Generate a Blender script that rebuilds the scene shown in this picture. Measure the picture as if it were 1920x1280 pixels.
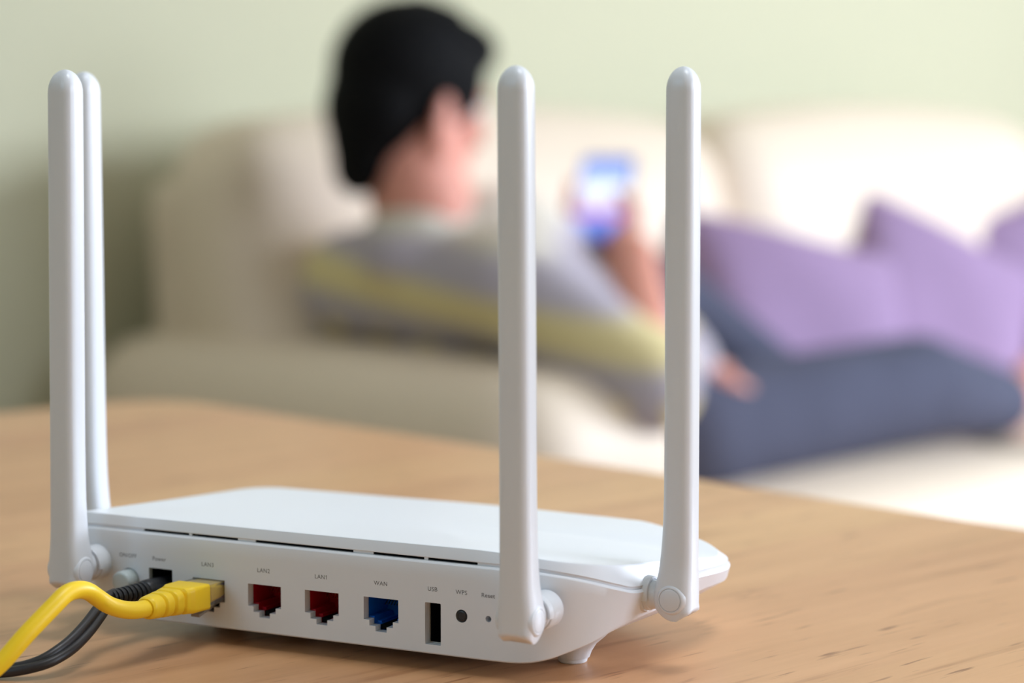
import bpy, bmesh, math, random
import numpy as np
from mathutils import Vector, Matrix

random.seed(3)
for o in list(bpy.data.objects):
    bpy.data.objects.remove(o)
scene = bpy.context.scene
C = scene.collection
PI = math.pi

# ------------------------------------------------------------------ camera
cam_data = bpy.data.cameras.new('camera')
cam = bpy.data.objects.new('camera', cam_data)
C.objects.link(cam)
scene.camera = cam
YAW, PITCH = 0.8074, 0.1008
cam.location = (0, 0, 0.8675)
fw = Vector((-math.sin(YAW) * math.cos(PITCH), math.cos(YAW) * math.cos(PITCH), -math.sin(PITCH)))
cam.rotation_euler = fw.to_track_quat('-Z', 'Y').to_euler()
cam_data.sensor_width = 36
cam_data.lens = 82.5
cam_data.clip_start = 0.02
cam_data.dof.use_dof = True
cam_data.dof.focus_distance = 0.702
cam_data.dof.aperture_fstop = 6.8

# ------------------------------------------------------------------ world, lights, exposure
world = bpy.data.worlds.new('world')
scene.world = world
world.use_nodes = True
wb = world.node_tree.nodes['Background']
wb.inputs[0].default_value = (0.80, 0.90, 1.0, 1)
wb.inputs[1].default_value = 0.22

def area(name, loc, target, size, sizey, power, col):
    l = bpy.data.lights.new(name, 'AREA')
    l.shape = 'RECTANGLE'; l.size = size; l.size_y = sizey
    l.energy = power; l.color = col
    o = bpy.data.objects.new(name, l); C.objects.link(o)
    o.location = loc
    o.rotation_euler = (Vector(target) - Vector(loc)).to_track_quat('-Z', 'Y').to_euler()
    return o

area('daylight_right_window', (0.6, 4.93, 1.62), (-1.7, 2.3, 0.8), 1.35, 1.3, 195, (0.76, 0.85, 1.0))
area('daylight_side_window', (2.75, 2.5, 1.6), (-1.5, 2.2, 0.6), 1.7, 1.3, 60, (0.76, 0.84, 1.0))
area('daylight_left_window', (-0.5, -2.12, 1.75), (0.4, 0.6, 0.7), 1.0, 1.2, 13, (0.38, 0.68, 1.0))
cl = area('overhead_fill_light', (-0.15, 0.75, 2.55), (-0.15, 0.75, 0), 0.6, 0.6, 6.2, (0.88, 0.93, 1.0))  # added fill to brighten the tabletop and router lid, not a known fixture
cl.data.spread = math.radians(110)

vs = scene.view_settings
vs.view_transform = 'Standard'; vs.look = 'None'; vs.gamma = 1; vs.use_curve_mapping = False
vs.exposure = 0.15

# ------------------------------------------------------------------ materials
def srgb(r, g, b):
    f = lambda c: (c / 255 / 12.92) if c / 255 <= 0.04045 else ((c / 255 + 0.055) / 1.055) ** 2.4
    return (f(r), f(g), f(b), 1)

def mat(name, col, rough=0.5, spec=0.5, bump=0, bscale=50, metal=0, var=0, vscale=5, **kw):
    m = bpy.data.materials.new(name); m.use_nodes = True
    nt = m.node_tree; b = nt.nodes['Principled BSDF']
    b.inputs['Base Color'].default_value = col
    b.inputs['Roughness'].default_value = rough
    b.inputs['Specular IOR Level'].default_value = spec
    b.inputs['Metallic'].default_value = metal
    for k, v in kw.items():
        b.inputs[k].default_value = v
    tc = nt.nodes.new('ShaderNodeTexCoord')
    if var:
        n = nt.nodes.new('ShaderNodeTexNoise'); n.inputs['Scale'].default_value = vscale
        n.inputs['Detail'].default_value = 4
        nt.links.new(tc.outputs['Object'], n.inputs['Vector'])
        mx = nt.nodes.new('ShaderNodeMix'); mx.data_type = 'RGBA'
        mx.inputs[6].default_value = [c * (1 - var) for c in col[:3]] + [1]
        mx.inputs[7].default_value = [min(1, c * (1 + var)) for c in col[:3]] + [1]
        nt.links.new(n.outputs['Fac'], mx.inputs[0]); nt.links.new(mx.outputs[2], b.inputs['Base Color'])
    if bump:
        n = nt.nodes.new('ShaderNodeTexNoise'); n.inputs['Scale'].default_value = bscale
        nt.links.new(tc.outputs['Object'], n.inputs['Vector'])
        bp = nt.nodes.new('ShaderNodeBump'); bp.inputs['Strength'].default_value = bump
        bp.inputs['Distance'].default_value = 0.002
        nt.links.new(n.outputs['Fac'], bp.inputs['Height']); nt.links.new(bp.outputs['Normal'], b.inputs['Normal'])
    return m

M = {}
M['plastic'] = mat('white_router_plastic', (0.79, 0.82, 0.87, 1), 0.38, 0.5, bump=0.02, bscale=2500)
M['antenna'] = mat('white_antenna_plastic', (0.73, 0.76, 0.80, 1), 0.30, 0.55, bump=0.02, bscale=2500)
M['button'] = mat('pale_grey_button_plastic', (0.52, 0.58, 0.57, 1), 0.28, 0.5)
M['red'] = mat('red_socket_plastic', (0.42, 0.006, 0.015, 1), 0.35)
M['blue'] = mat('blue_socket_plastic', (0.004, 0.13, 0.58, 1), 0.35)
M['black'] = mat('black_plastic', (0.012, 0.013, 0.016, 1), 0.4)
M['deepblack'] = mat('matt_black_cavity', (0.004, 0.004, 0.004, 1), 0.9, 0.1)
M['rubber'] = mat('black_rubber_cord', (0.022, 0.021, 0.023, 1), 0.42)
M['gold'] = mat('gold_contact', (0.75, 0.52, 0.2, 1), 0.3, metal=1)
M['steel'] = mat('nickel_shell', (0.55, 0.50, 0.42, 1), 0.3, metal=1)
M['yellow'] = mat('yellow_cord_pvc', (0.95, 0.64, 0.014, 1), 0.42, var=0.06, vscale=60)
M['clear'] = mat('clear_plug_plastic', (0.95, 0.93, 0.88, 1), 0.08, 0.5, **{'Transmission Weight': 0.92, 'IOR': 1.45})
M['ink'] = mat('grey_print', (0.10, 0.10, 0.11, 1), 0.6)
M['tab'] = mat('smoky_latch_plastic', (0.42, 0.40, 0.38, 1), 0.2, **{'Transmission Weight': 0.3})
M['leather'] = mat('cream_leather', srgb(232, 215, 195), 0.5, 0.35, bump=0.15, bscale=120, var=0.03)
M['purple'] = mat('purple_cushion_cloth', srgb(156, 131, 165), 0.85, 0.2, bump=0.3, bscale=400, var=0.10, vscale=9)
M['skin'] = mat('skin', srgb(218, 150, 132), 0.5, 0.35, var=0.05, vscale=20, **{'Subsurface Weight': 0.1, 'Subsurface Scale': 0.02})
M['hair'] = mat('black_hair', (0.003, 0.003, 0.0035, 1), 0.75, 0.12, bump=0.5, bscale=300)
M['denim'] = mat('grey_blue_denim', srgb(80, 82, 100), 0.85, 0.2, bump=0.4, bscale=500, var=0.18, vscale=12)
M['eyewhite'] = mat('eye_white', (0.8, 0.78, 0.75, 1), 0.2)
M['floor'] = mat('floor_tile', srgb(150, 124, 98), 0.35, var=0.05)
M['ceiling'] = mat('ceiling_paint', (0.60, 0.59, 0.55, 1), 0.9)
M['wall'] = mat('pale_green_paint', srgb(199, 197, 170), 0.85, 0.2, bump=0.1, bscale=60, var=0.02, vscale=2)
M['frame'] = mat('white_window_frame', (0.8, 0.8, 0.8, 1), 0.4)
M['feet'] = mat('dark_sofa_foot', (0.05, 0.03, 0.02, 1), 0.4)

def wood_material():
    m = bpy.data.materials.new('beech_wood_table'); m.use_nodes = True
    nt = m.node_tree; N = nt.nodes; L = nt.links
    b = N['Principled BSDF']
    tc = N.new('ShaderNodeTexCoord')
    def mapping(scale, rot=0):
        mp = N.new('ShaderNodeMapping'); mp.inputs['Scale'].default_value = scale
        mp.inputs['Rotation'].default_value = (0, 0, rot)
        L.new(tc.outputs['Object'], mp.inputs['Vector']); return mp
    # staves: broad boards running along Y, faint colour differences
    mp = mapping((1, 1, 1), 0.05)
    br = N.new('ShaderNodeTexBrick')
    br.offset = 0.37; br.squash = 1
    sw = N.new('ShaderNodeMapping'); sw.inputs['Rotation'].default_value = (0, 0, PI / 2 + 0.05)
    L.new(tc.outputs['Object'], sw.inputs['Vector'])
    br.inputs['Scale'].default_value = 1
    br.inputs['Brick Width'].default_value = 0.55
    br.inputs['Row Height'].default_value = 0.052
    br.inputs['Mortar Size'].default_value = 0.0
    br.inputs['Color1'].default_value = srgb(216, 169, 119)
    br.inputs['Color2'].default_value = srgb(204, 151, 108)
    L.new(sw.outputs['Vector'], br.inputs['Vector'])
    # grain
    g = N.new('ShaderNodeTexNoise'); g.inputs['Scale'].default_value = 1; g.inputs['Detail'].default_value = 6
    g.inputs['Roughness'].default_value = 0.6
    L.new(mapping((60, 5, 60), 0.05).outputs['Vector'], g.inputs['Vector'])
    r1 = N.new('ShaderNodeValToRGB')
    r1.color_ramp.elements[0].position = 0.3; r1.color_ramp.elements[0].color = (0.80, 0.74, 0.68, 1)
    r1.color_ramp.elements[1].position = 0.62; r1.color_ramp.elements[1].color = (1.02, 1.02, 1.02, 1)
    L.new(g.outputs['Fac'], r1.inputs['Fac'])
    mx = N.new('ShaderNodeMix'); mx.data_type = 'RGBA'; mx.blend_type = 'MULTIPLY'; mx.inputs[0].default_value = 0.95
    L.new(br.outputs['Color'], mx.inputs[6]); L.new(r1.outputs['Color'], mx.inputs[7])
    # short dark pores / flecks
    f = N.new('ShaderNodeTexNoise'); f.inputs['Scale'].default_value = 1; f.inputs['Detail'].default_value = 2
    L.new(mapping((420, 34, 400), 0.05).outputs['Vector'], f.inputs['Vector'])
    r2 = N.new('ShaderNodeValToRGB')
    r2.color_ramp.elements[0].position = 0.27; r2.color_ramp.elements[0].color = (0.45, 0.33, 0.26, 1)
    r2.color_ramp.elements[1].position = 0.36; r2.color_ramp.elements[1].color = (1, 1, 1, 1)
    L.new(f.outputs['Fac'], r2.inputs['Fac'])
    mx2 = N.new('ShaderNodeMix'); mx2.data_type = 'RGBA'; mx2.blend_type = 'MULTIPLY'; mx2.inputs[0].default_value = 1.0
    L.new(mx.outputs[2], mx2.inputs[6]); L.new(r2.outputs['Color'], mx2.inputs[7])
    # long dark streaks
    s = N.new('ShaderNodeTexNoise'); s.inputs['Scale'].default_value = 1; s.inputs['Detail'].default_value = 3
    L.new(mapping((150, 7, 100), 0.05).outputs['Vector'], s.inputs['Vector'])
    r3 = N.new('ShaderNodeValToRGB')
    r3.color_ramp.elements[0].position = 0.29; r3.color_ramp.elements[0].color = (0.62, 0.50, 0.42, 1)
    r3.color_ramp.elements[1].position = 0.40; r3.color_ramp.elements[1].color = (1, 1, 1, 1)
    L.new(s.outputs['Fac'], r3.inputs['Fac'])
    mx3 = N.new('ShaderNodeMix'); mx3.data_type = 'RGBA'; mx3.blend_type = 'MULTIPLY'; mx3.inputs[0].default_value = 0.75
    L.new(mx2.outputs[2], mx3.inputs[6]); L.new(r3.outputs['Color'], mx3.inputs[7])
    L.new(mx3.outputs[2], b.inputs['Base Color'])
    b.inputs['Roughness'].default_value = 0.38
    b.inputs['Specular IOR Level'].default_value = 0.45
    bp = N.new('ShaderNodeBump'); bp.inputs['Strength'].default_value = 0.12; bp.inputs['Distance'].default_value = 0.0006
    L.new(g.outputs['Fac'], bp.inputs['Height']); L.new(bp.outputs['Normal'], b.inputs['Normal'])
    return m
M['wood'] = wood_material()

def sweater_material():
    """knitted cream jumper with a grey band, a yellow line and a grey / yellow block row"""
    m = bpy.data.materials.new('patterned_knit'); m.use_nodes = True
    nt = m.node_tree; N = nt.nodes; L = nt.links; b = N['Principled BSDF']
    tc = N.new('ShaderNodeTexCoord')
    d = N.new('ShaderNodeVectorMath'); d.operation = 'DOT_PRODUCT'
    d.inputs[1].default_value = (0.13, -0.10, 0.95)      # up the torso
    L.new(tc.outputs['Object'], d.inputs[0])
    mr = N.new('ShaderNodeMapRange')
    z0 = Vector((-2.122, 1.877, 0.725)).dot(Vector((0.13, -0.10, 0.95)))
    mr.inputs['From Min'].default_value = z0 - 0.36; mr.inputs['From Max'].default_value = z0 + 0.04
    L.new(d.outputs['Value'], mr.inputs['Value'])
    cr = N.new('ShaderNodeValToRGB'); e = cr.color_ramp; e.interpolation = 'LINEAR'
    cream = srgb(222, 214, 200); grey = srgb(186, 178, 190); dark = srgb(182, 174, 182); yel = srgb(224, 208, 158)
    stops = [(0.0, cream), (0.36, cream), (0.40, dark), (0.50, dark), (0.66, dark), (0.70, yel), (0.77, yel), (0.80, grey), (0.88, grey), (0.92, cream)]
    while len(e.elements) < len(stops): e.elements.new(0.5)
    for el, (p, c) in zip(e.elements, stops): el.position = p; el.color = c
    L.new(mr.outputs['Result'], cr.inputs['Fac'])
    # vertical yellow blocks
    sx = N.new('ShaderNodeVectorMath'); sx.operation = 'DOT_PRODUCT'; sx.inputs[1].default_value = (0.86, 0.5, 0)
    L.new(tc.outputs['Object'], sx.inputs[0])
    w = N.new('ShaderNodeMath'); w.operation = 'SINE'
    mu = N.new('ShaderNodeMath'); mu.operation = 'MULTIPLY'; mu.inputs[1].default_value = 2 * PI / 0.068
    L.new(sx.outputs['Value'], mu.inputs[0]); L.new(mu.outputs[0], w.inputs[0])
    st = N.new('ShaderNodeMapRange'); st.inputs['From Min'].default_value = 0.1; st.inputs['From Max'].default_value = 0.4
    L.new(w.outputs[0], st.inputs['Value'])
    band = N.new('ShaderNodeValToRGB'); be = band.color_ramp
    pts = [(0.40, 0), (0.43, 1), (0.58, 1), (0.61, 0)]
    while len(be.elements) < 4: be.elements.new(0.5)
    for el, (p, v) in zip(be.elements, pts): el.position = p; el.color = (v, v, v, 1)
    L.new(mr.outputs['Result'], band.inputs['Fac'])
    ml = N.new('ShaderNodeMath'); ml.operation = 'MULTIPLY'
    L.new(st.outputs['Result'], ml.inputs[0]); L.new(band.outputs['Color'], ml.inputs[1])
    mx = N.new('ShaderNodeMix'); mx.data_type = 'RGBA'
    L.new(ml.outputs[0], mx.inputs[0]); L.new(cr.outputs['Color'], mx.inputs[6]); mx.inputs[7].default_value = yel
    L.new(mx.outputs[2], b.inputs['Base Color'])
    b.inputs['Roughness'].default_value = 0.9; b.inputs['Specular IOR Level'].default_value = 0.15
    wv = N.new('ShaderNodeTexNoise'); wv.inputs['Scale'].default_value = 260
    L.new(tc.outputs['Object'], wv.inputs['Vector'])
    bp = N.new('ShaderNodeBump'); bp.inputs['Strength'].default_value = 0.4; bp.inputs['Distance'].default_value = 0.002
    L.new(wv.outputs['Fac'], bp.inputs['Height']); L.new(bp.outputs['Normal'], b.inputs['Normal'])
    return m
M['sweater'] = sweater_material()

def screen_material():
    """a lit phone screen: blue and white picture above, a red strip, a blue panel below"""
    m = bpy.data.materials.new('lit_phone_screen'); m.use_nodes = True
    nt = m.node_tree; N = nt.nodes; L = nt.links; b = N['Principled BSDF']
    tc = N.new('ShaderNodeTexCoord'); sp = N.new('ShaderNodeSeparateXYZ')
    L.new(tc.outputs['Object'], sp.inputs[0])
    mr = N.new('ShaderNodeMapRange'); mr.inputs['From Min'].default_value = -0.075; mr.inputs['From Max'].default_value = 0.075
    L.new(sp.outputs['Y'], mr.inputs['Value'])
    cr = N.new('ShaderNodeValToRGB'); e = cr.color_ramp
    stops = [(0.0, srgb(40, 60, 130)), (0.12, srgb(70, 110, 210)), (0.27, srgb(130, 150, 225)), (0.31, srgb(205, 90, 130)), (0.36, srgb(215, 150, 185)),
             (0.41, srgb(190, 200, 245)), (0.60, srgb(235, 240, 255)), (0.80, srgb(170, 195, 250)), (0.90, srgb(90, 130, 225)), (1.0, srgb(80, 110, 190))]
    while len(e.elements) < len(stops): e.elements.new(0.5)
    for el, (p, c) in zip(e.elements, stops): el.position = p; el.color = c
    L.new(mr.outputs['Result'], cr.inputs['Fac'])
    b.inputs['Base Color'].default_value = (0.01, 0.01, 0.01, 1); b.inputs['Roughness'].default_value = 0.15
    L.new(cr.outputs['Color'], b.inputs['Emission Color']); b.inputs['Emission Strength'].default_value = 1.25
    return m
M['screen'] = screen_material()

# ------------------------------------------------------------------ helpers
def link_mesh(name, verts, faces, m, parent=None, smooth=True, angle=35):
    me = bpy.data.meshes.new(name)
    me.from_pydata([tuple(v) for v in verts], [], faces)
    me.validate()
    bm = bmesh.new(); bm.from_mesh(me)
    bmesh.ops.recalc_face_normals(bm, faces=bm.faces)
    bm.to_mesh(me); bm.free()
    return link_me(name, me, m, parent, smooth, angle)

def link_me(name, me, m, parent=None, smooth=True, angle=35):
    me.materials.clear(); me.materials.append(m)
    if smooth:
        me.shade_smooth()
        me.set_sharp_from_angle(angle=math.radians(angle))
    o = bpy.data.objects.new(name, me); C.objects.link(o)
    if parent: o.parent = parent
    return o

def link_bm(name, bm, m, parent=None, smooth=True, angle=35):
    bmesh.ops.recalc_face_normals(bm, faces=bm.faces)
    me = bpy.data.meshes.new(name); bm.to_mesh(me); bm.free()
    return link_me(name, me, m, parent, smooth, angle)

def empty(name, loc=(0, 0, 0), rz=0):
    o = bpy.data.objects.new(name, None); C.objects.link(o)
    o.location = loc; o.rotation_euler = (0, 0, rz); o.empty_display_size = 0.02
    return o

def tag(o, label=None, cat=None, group=None, kind=None):
    if label: o['label'] = label
    if cat: o['category'] = cat
    if group: o['group'] = group
    if kind: o['kind'] = kind
    return o

def struct(name, bm, m, parent=None):
    o = link_bm(name, bm, m, parent)
    if parent is None: o['kind'] = 'structure'
    return o

def add_box(bm, x0, x1, y0, y1, z0, z1, bev=0, seg=2, mtx=None):
    r = bmesh.ops.create_cube(bm, size=1)
    vs_ = r['verts']
    for v in vs_:
        v.co = Vector(((x0 + x1) / 2 + v.co.x * (x1 - x0), (y0 + y1) / 2 + v.co.y * (y1 - y0), (z0 + z1) / 2 + v.co.z * (z1 - z0)))
    if bev:
        es = list({e for v in vs_ for e in v.link_edges})
        rr = bmesh.ops.bevel(bm, geom=es, offset=bev, segments=seg, profile=0.5, affect='EDGES')
        vs_ = list({v for f in rr['faces'] for v in f.verts} | {v for v in vs_ if v.is_valid})
    if mtx is not None:
        for v in vs_: v.co = mtx @ v.co
    return vs_

def box(name, x0, x1, y0, y1, z0, z1, m, parent=None, bev=0, seg=2):
    bm = bmesh.new(); add_box(bm, x0, x1, y0, y1, z0, z1, bev, seg)
    return link_bm(name, bm, m, parent)

def loft(name, loops, m, parent=None, cap0=True, cap1=True, angle=35, fan=False):
    n = len(loops[0]); vs_ = [v for l in loops for v in l]; fs = []
    for i in range(len(loops) - 1):
        for j in range(n):
            a = i * n + j; b = i * n + (j + 1) % n
            fs.append((a, b, b + n, a + n))
    if cap0: fs.append(tuple(range(n))[::-1])
    if cap1: fs.append(tuple(range((len(loops) - 1) * n, len(loops) * n)))
    return link_mesh(name, vs_, fs, m, parent, True, angle)

def axis_cyl(prof, axis='Y', origin=(0, 0, 0), n=32, sign=1):
    """loops for a lathe: prof = [(t, r)], axis direction"""
    out = []
    for t, r in prof:
        l = []
        for k in range(n):
            a = 2 * PI * k / n
            p = {'Y': (r * math.cos(a), sign * t, r * math.sin(a)), 'X': (sign * t, r * math.cos(a), r * math.sin(a)),
                 'Z': (r * math.cos(a), r * math.sin(a), sign * t)}[axis]
            l.append((p[0] + origin[0], p[1] + origin[1], p[2] + origin[2]))
        out.append(l)
    return out

def catmull(pts, sub, closed=False):
    P_ = [np.array(p, float) for p in pts]; n = len(P_); out = []
    rng = range(n) if closed else range(n - 1)
    for i in rng:
        if closed: a, b, c, d = P_[(i - 1) % n], P_[i], P_[(i + 1) % n], P_[(i + 2) % n]
        else: a, b, c, d = P_[max(i - 1, 0)], P_[i], P_[i + 1], P_[min(i + 2, n - 1)]
        for k in range(sub):
            t = k / sub
            out.append(0.5 * ((2 * b) + (c - a) * t + (2 * a - 5 * b + 4 * c - d) * t * t + (-a + 3 * b - 3 * c + d) * t ** 3))
    if not closed: out.append(P_[-1])
    return out

def sweep(path, rad, n=16, flat=1.0, offset=(0, 0), squash=None):
    """loops along a path with parallel-transported frames; rad a number or a list"""
    path = [Vector(p) for p in path]; loops = []
    T = [(path[min(i + 1, len(path) - 1)] - path[max(i - 1, 0)]).normalized() for i in range(len(path))]
    up = Vector((0, 0, 1)); side = T[0].cross(up)
    if side.length < 1e-3: side = Vector((1, 0, 0))
    side.normalize()
    for i, p in enumerate(path):
        side = (side - T[i] * side.dot(T[i])).normalized(); nv = side.cross(T[i])
        r = rad[i] if isinstance(rad, (list, tuple)) else rad
        c = p + side * offset[0] + nv * offset[1]
        loops.append([tuple(c + side * (r * math.cos(2 * PI * k / n)) + nv * (r * flat * math.sin(2 * PI * k / n))) for k in range(n)])
    return loops

def evaluated(o):
    dg = bpy.context.evaluated_depsgraph_get(); dg.update()
    return bpy.data.meshes.new_from_object(o.evaluated_get(dg))

mm = 0.001

# ------------------------------------------------------------------ room
bm = bmesh.new(); add_box(bm, -3.2, 3.1, -2.2, 5.3, -0.1, 0.0); struct('floor', bm, M['floor'])
bm = bmesh.new(); add_box(bm, -2.98, -2.69, -2.2, 5.0, 0.0, 2.62); wall_back = struct('wall_back', bm, M['wall'])
bm = bmesh.new(); add_box(bm, -2.98, 3.0, -2.2, 5.2, 2.62, 2.72); struct('ceiling', bm, M['ceiling'])
bm = bmesh.new(); add_box(bm, -2.98, 3.0, -2.35, -2.2, 0.0, 2.62); struct('wall_left', bm, M['wall'])
def wall_with_window(name, wname, horiz, lo, hi, w0, w1, pos, th, z0=0.95, z1=2.3):
    bm = bmesh.new()
    def seg(a, b, c, d):
        if horiz: add_box(bm, a, b, pos, pos + th, c, d)
        else: add_box(bm, pos, pos + th, a, b, c, d)
    seg(lo, w0, 0, 2.62); seg(w1, hi, 0, 2.62); seg(w0, w1, 0, z0); seg(w0, w1, z1, 2.62)
    struct(name, bm, M['wall'])
    bm = bmesh.new()
    def fr(a, b, c, d):
        if horiz: add_box(bm, a, b, pos + 0.05, pos + 0.09, c, d)
        else: add_box(bm, pos + 0.05, pos + 0.09, a, b, c, d)
    mid = (w0 + w1) / 2
    fr(w0, w0 + .05, z0, z1); fr(w1 - .05, w1, z0, z1); fr(w0, w1, z0, z0 + .05); fr(w0, w1, z1 - .05, z1); fr(mid - .03, mid + .03, z0, z1)
    w = struct(wname, bm, M['frame'])
wall_with_window('wall_right', 'window_1', True, -2.98, 3.0, -0.15, 1.35, 5.0, 0.15)
wall_with_window('wall_front', 'window_2', False, -2.2, 5.15, 1.55, 3.45, 2.85, 0.15)
bm = bmesh.new(); add_box(bm, -2.69, -2.675, -2.2, 5.0, 0.0, 0.09, 0.004); struct('baseboard_back', bm, M['frame'])

# ------------------------------------------------------------------ table
table = empty('wooden_table', (-0.33, 0.3, 0)); tag(table, 'light beech wooden table with rounded corner under the router', 'table')
def rounded_rect(x0, x1, y0, y1, r, n=10):
    out = []
    for cx, cy, a0 in ((x1 - r, y1 - r, 0), (x0 + r, y1 - r, PI / 2), (x0 + r, y0 + r, PI), (x1 - r, y0 + r, 3 * PI / 2)):
        for k in range(n + 1):
            a = a0 + PI / 2 * k / n; out.append((cx + r * math.cos(a), cy + r * math.sin(a)))
    return out
tx0, tx1, ty0, ty1 = -1.117, 0.45, -0.20, 0.787
ox, oy = -0.33, 0.3
loops = []
for z, ins in ((0.668, 0.006), (0.670, 0.002), (0.675, 0), (0.692, 0), (0.6975, 0.0015), (0.6993, 0.004), (0.70, 0.008)):
    loops.append([(x - ox, y - oy, z) for x, y in rounded_rect(tx0 + ins, tx1 - ins, ty0 + ins, ty1 - ins, 0.045)])
loft('tabletop', loops, M['wood'], table)
for (lx, ly) in ((tx0 + .09, ty0 + .09), (tx1 - .09, ty0 + .09), (tx0 + .09, ty1 - .09), (tx1 - .09, ty1 - .09)):
    lp = [[(lx - ox + x * s, ly - oy + y * s, z) for x, y in rounded_rect(-.03, .03, -.03, .03, .008, 4)] for z, s in ((0, .75), (.004, .8), (0.60, 1), (0.668, 1))]
    loft('leg', lp, M['wood'], table)
bm = bmesh.new()
add_box(bm, tx0 + .11 - ox, tx1 - .11 - ox, ty0 + .08 - oy, ty0 + .10 - oy, .60, .668); add_box(bm, tx0 + .11 - ox, tx1 - .11 - ox, ty1 - .10 - oy, ty1 - .08 - oy, .60, .668)
add_box(bm, tx0 + .08 - ox, tx0 + .10 - ox, ty0 + .11 - oy, ty1 - .11 - oy, .60, .668); add_box(bm, tx1 - .10 - ox, tx1 - .08 - ox, ty0 + .11 - oy, ty1 - .11 - oy, .60, .668)
link_bm('apron', bm, M['wood'], table)

# ------------------------------------------------------------------ router
ROUTER_LOC = (-0.552, 0.443, 0.70); ROUTER_RZ = 0.328
router = empty('wifi_router', ROUTER_LOC, ROUTER_RZ)
tag(router, 'white wireless router with four upright antennas standing on the wooden table', 'router')

def kz(x): return float(np.interp(x, [-100, 0, 60, 105], [.07, .07, .085, .12]))
def ztop(x, y): return 37 - kz(x) * max(y, 0)
# lid top edge x,y,z | rim under the lid x,y,z | lower edge of the body x,y,z   (millimetres)
T = [
 (60,0,37.3, 60,0,33.3, 60,0,5), (73,1.4,36.5, 74.5,1.3,33.0, 71.5,1.0,5.1), (82.4,5,35.4, 84.3,4.6,31.7, 78.5,2.7,6.3), (89.3,10.7,34.2, 90.6,9.4,29.9, 84,5.8,8.4), (92.6,17.5,33.1, 95.7,16.8,27.2, 89.6,10.8,11.0),
 (94.6,25,32.1, 97.7,24.1,25.3, 93.6,18.6,13.8), (96.2,38,30.8, 99.5,38,24.7, 96.7,38,15.5), (98,54,29.0, 101.6,54,24.2, 99.2,54,16.5), (100.1,67,27.5, 103.2,67,23.6, 100.7,67,17.4),
 (100.4,77,26.0, 103.2,77,22.9, 101.4,77,17.4), (99.7,83.5,25.5, 102.3,84.5,22.6, 100.8,85,17.2), (96,90.5,26.0, 98.5,92.5,22.9, 97.5,93,18.2),
 (87,97.5,27.2, 88.5,99.5,24.2, 87,99,20), (64,112,28.1, 65,113.5,25.4, 64,113,21), (52,114.5,28.3, 53,116,25.5, 52,115,21), (30,115.5,28.4, 30,117,25.8, 28,115,20),
 (0,114.5,29, 0,116,26.4, 0,114,20), (-40,112,29.2, -40,114,26.6, -40,112,20), (-76,111,29.2, -76,113,26.6, -74,110,20), (-85,109,29.4, -87,110,26.8, -83,107,20),
 (-90,101,29.9, -92,102,27.3, -88,101,20), (-89.5,85,31.1, -92.5,85,29, -88.5,85,20), (-88.5,50,33.5, -92.5,50,30, -88,50,20),
 (-88,12,36.2, -92.5,12,31, -88,12,19), (-87.8,4,36.8, -92,4,32, -86,4,16), (-86,.8,37, -88,.8,32.8, -82,1,11), (-80,0,37.1, -80,0,33.3, -74,0,5.5), (-60,0,37.1, -60,0,33.3, -60,0,5),
 (-20,0,37.1, -20,0,33.3, -20,0,5), (20,0,37.2, 20,0,33.3, 20,0,5), (42,0,37.3, 42,0,33.3, 42,0,5)]
S = catmull(T, 5, True)
for s in S:
    for i in (1, 4, 7):
        if s[i] < 0.05: s[i] = 0.0
    s[1] += 0.9 * max(0, 1 - s[1] / 3.0)
S = np.array(S)
NL = len(S)
top = S[:, 0:2]; rim = S[:, 3:6]; chn = S[:, 6:9]
def normals2(p):
    d = np.roll(p, -1, 0) - np.roll(p, 1, 0); n = np.stack([d[:, 1], -d[:, 0]], 1)
    return n / np.linalg.norm(n, axis=1, keepdims=True)
nt_, nr_ = normals2(top), normals2(rim[:, :2])
if (nt_[0] * np.array([0, -1])).sum() < 0: nt_ = -nt_; nr_ = -nr_
def L3(xy, z): return [(float(a[0]) * mm, float(a[1]) * mm, float(c) * mm) for a, c in zip(xy, z)]
zt_ = S[:, 2]
cen = np.array([8.0, 55.0])
LIDGAP = 0.85
loops = []
lidbot = rim[:, 2] + LIDGAP * 0.5
loops.append(L3(rim[:, :2] - nr_ * 2.0, lidbot + 0.0))
loops.append(L3(rim[:, :2] - nr_ * 0.15, lidbot))
loops.append(L3(rim[:, :2], lidbot + 0.25))
for f in (0.35, 0.7, 0.9):
    loops.append(L3(rim[:, :2] * (1 - f) + top * f + (nt_ * 0.10 * (1 - abs(2 * f - 1))), (lidbot) * (1 - f) + (zt_ - 0.12) * f))
loops.append(L3(top, zt_ - 0.12))
loops.append(L3(top - nt_ * 0.12, zt_ - 0.03))
loops.append(L3(top - nt_ * 0.35, zt_))
for f in (0.93, 0.8, 0.6, 0.4, 0.2, 0.05):
    q = cen + (top - cen) * f
    loops.append(L3(q, [ztop(*p) + (e_ - ztop(*p0)) * f ** 1.7 for p, p0, e_ in zip(q, top, zt_)]))
loft('lid', loops, M['plastic'], router, angle=30)

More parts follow.
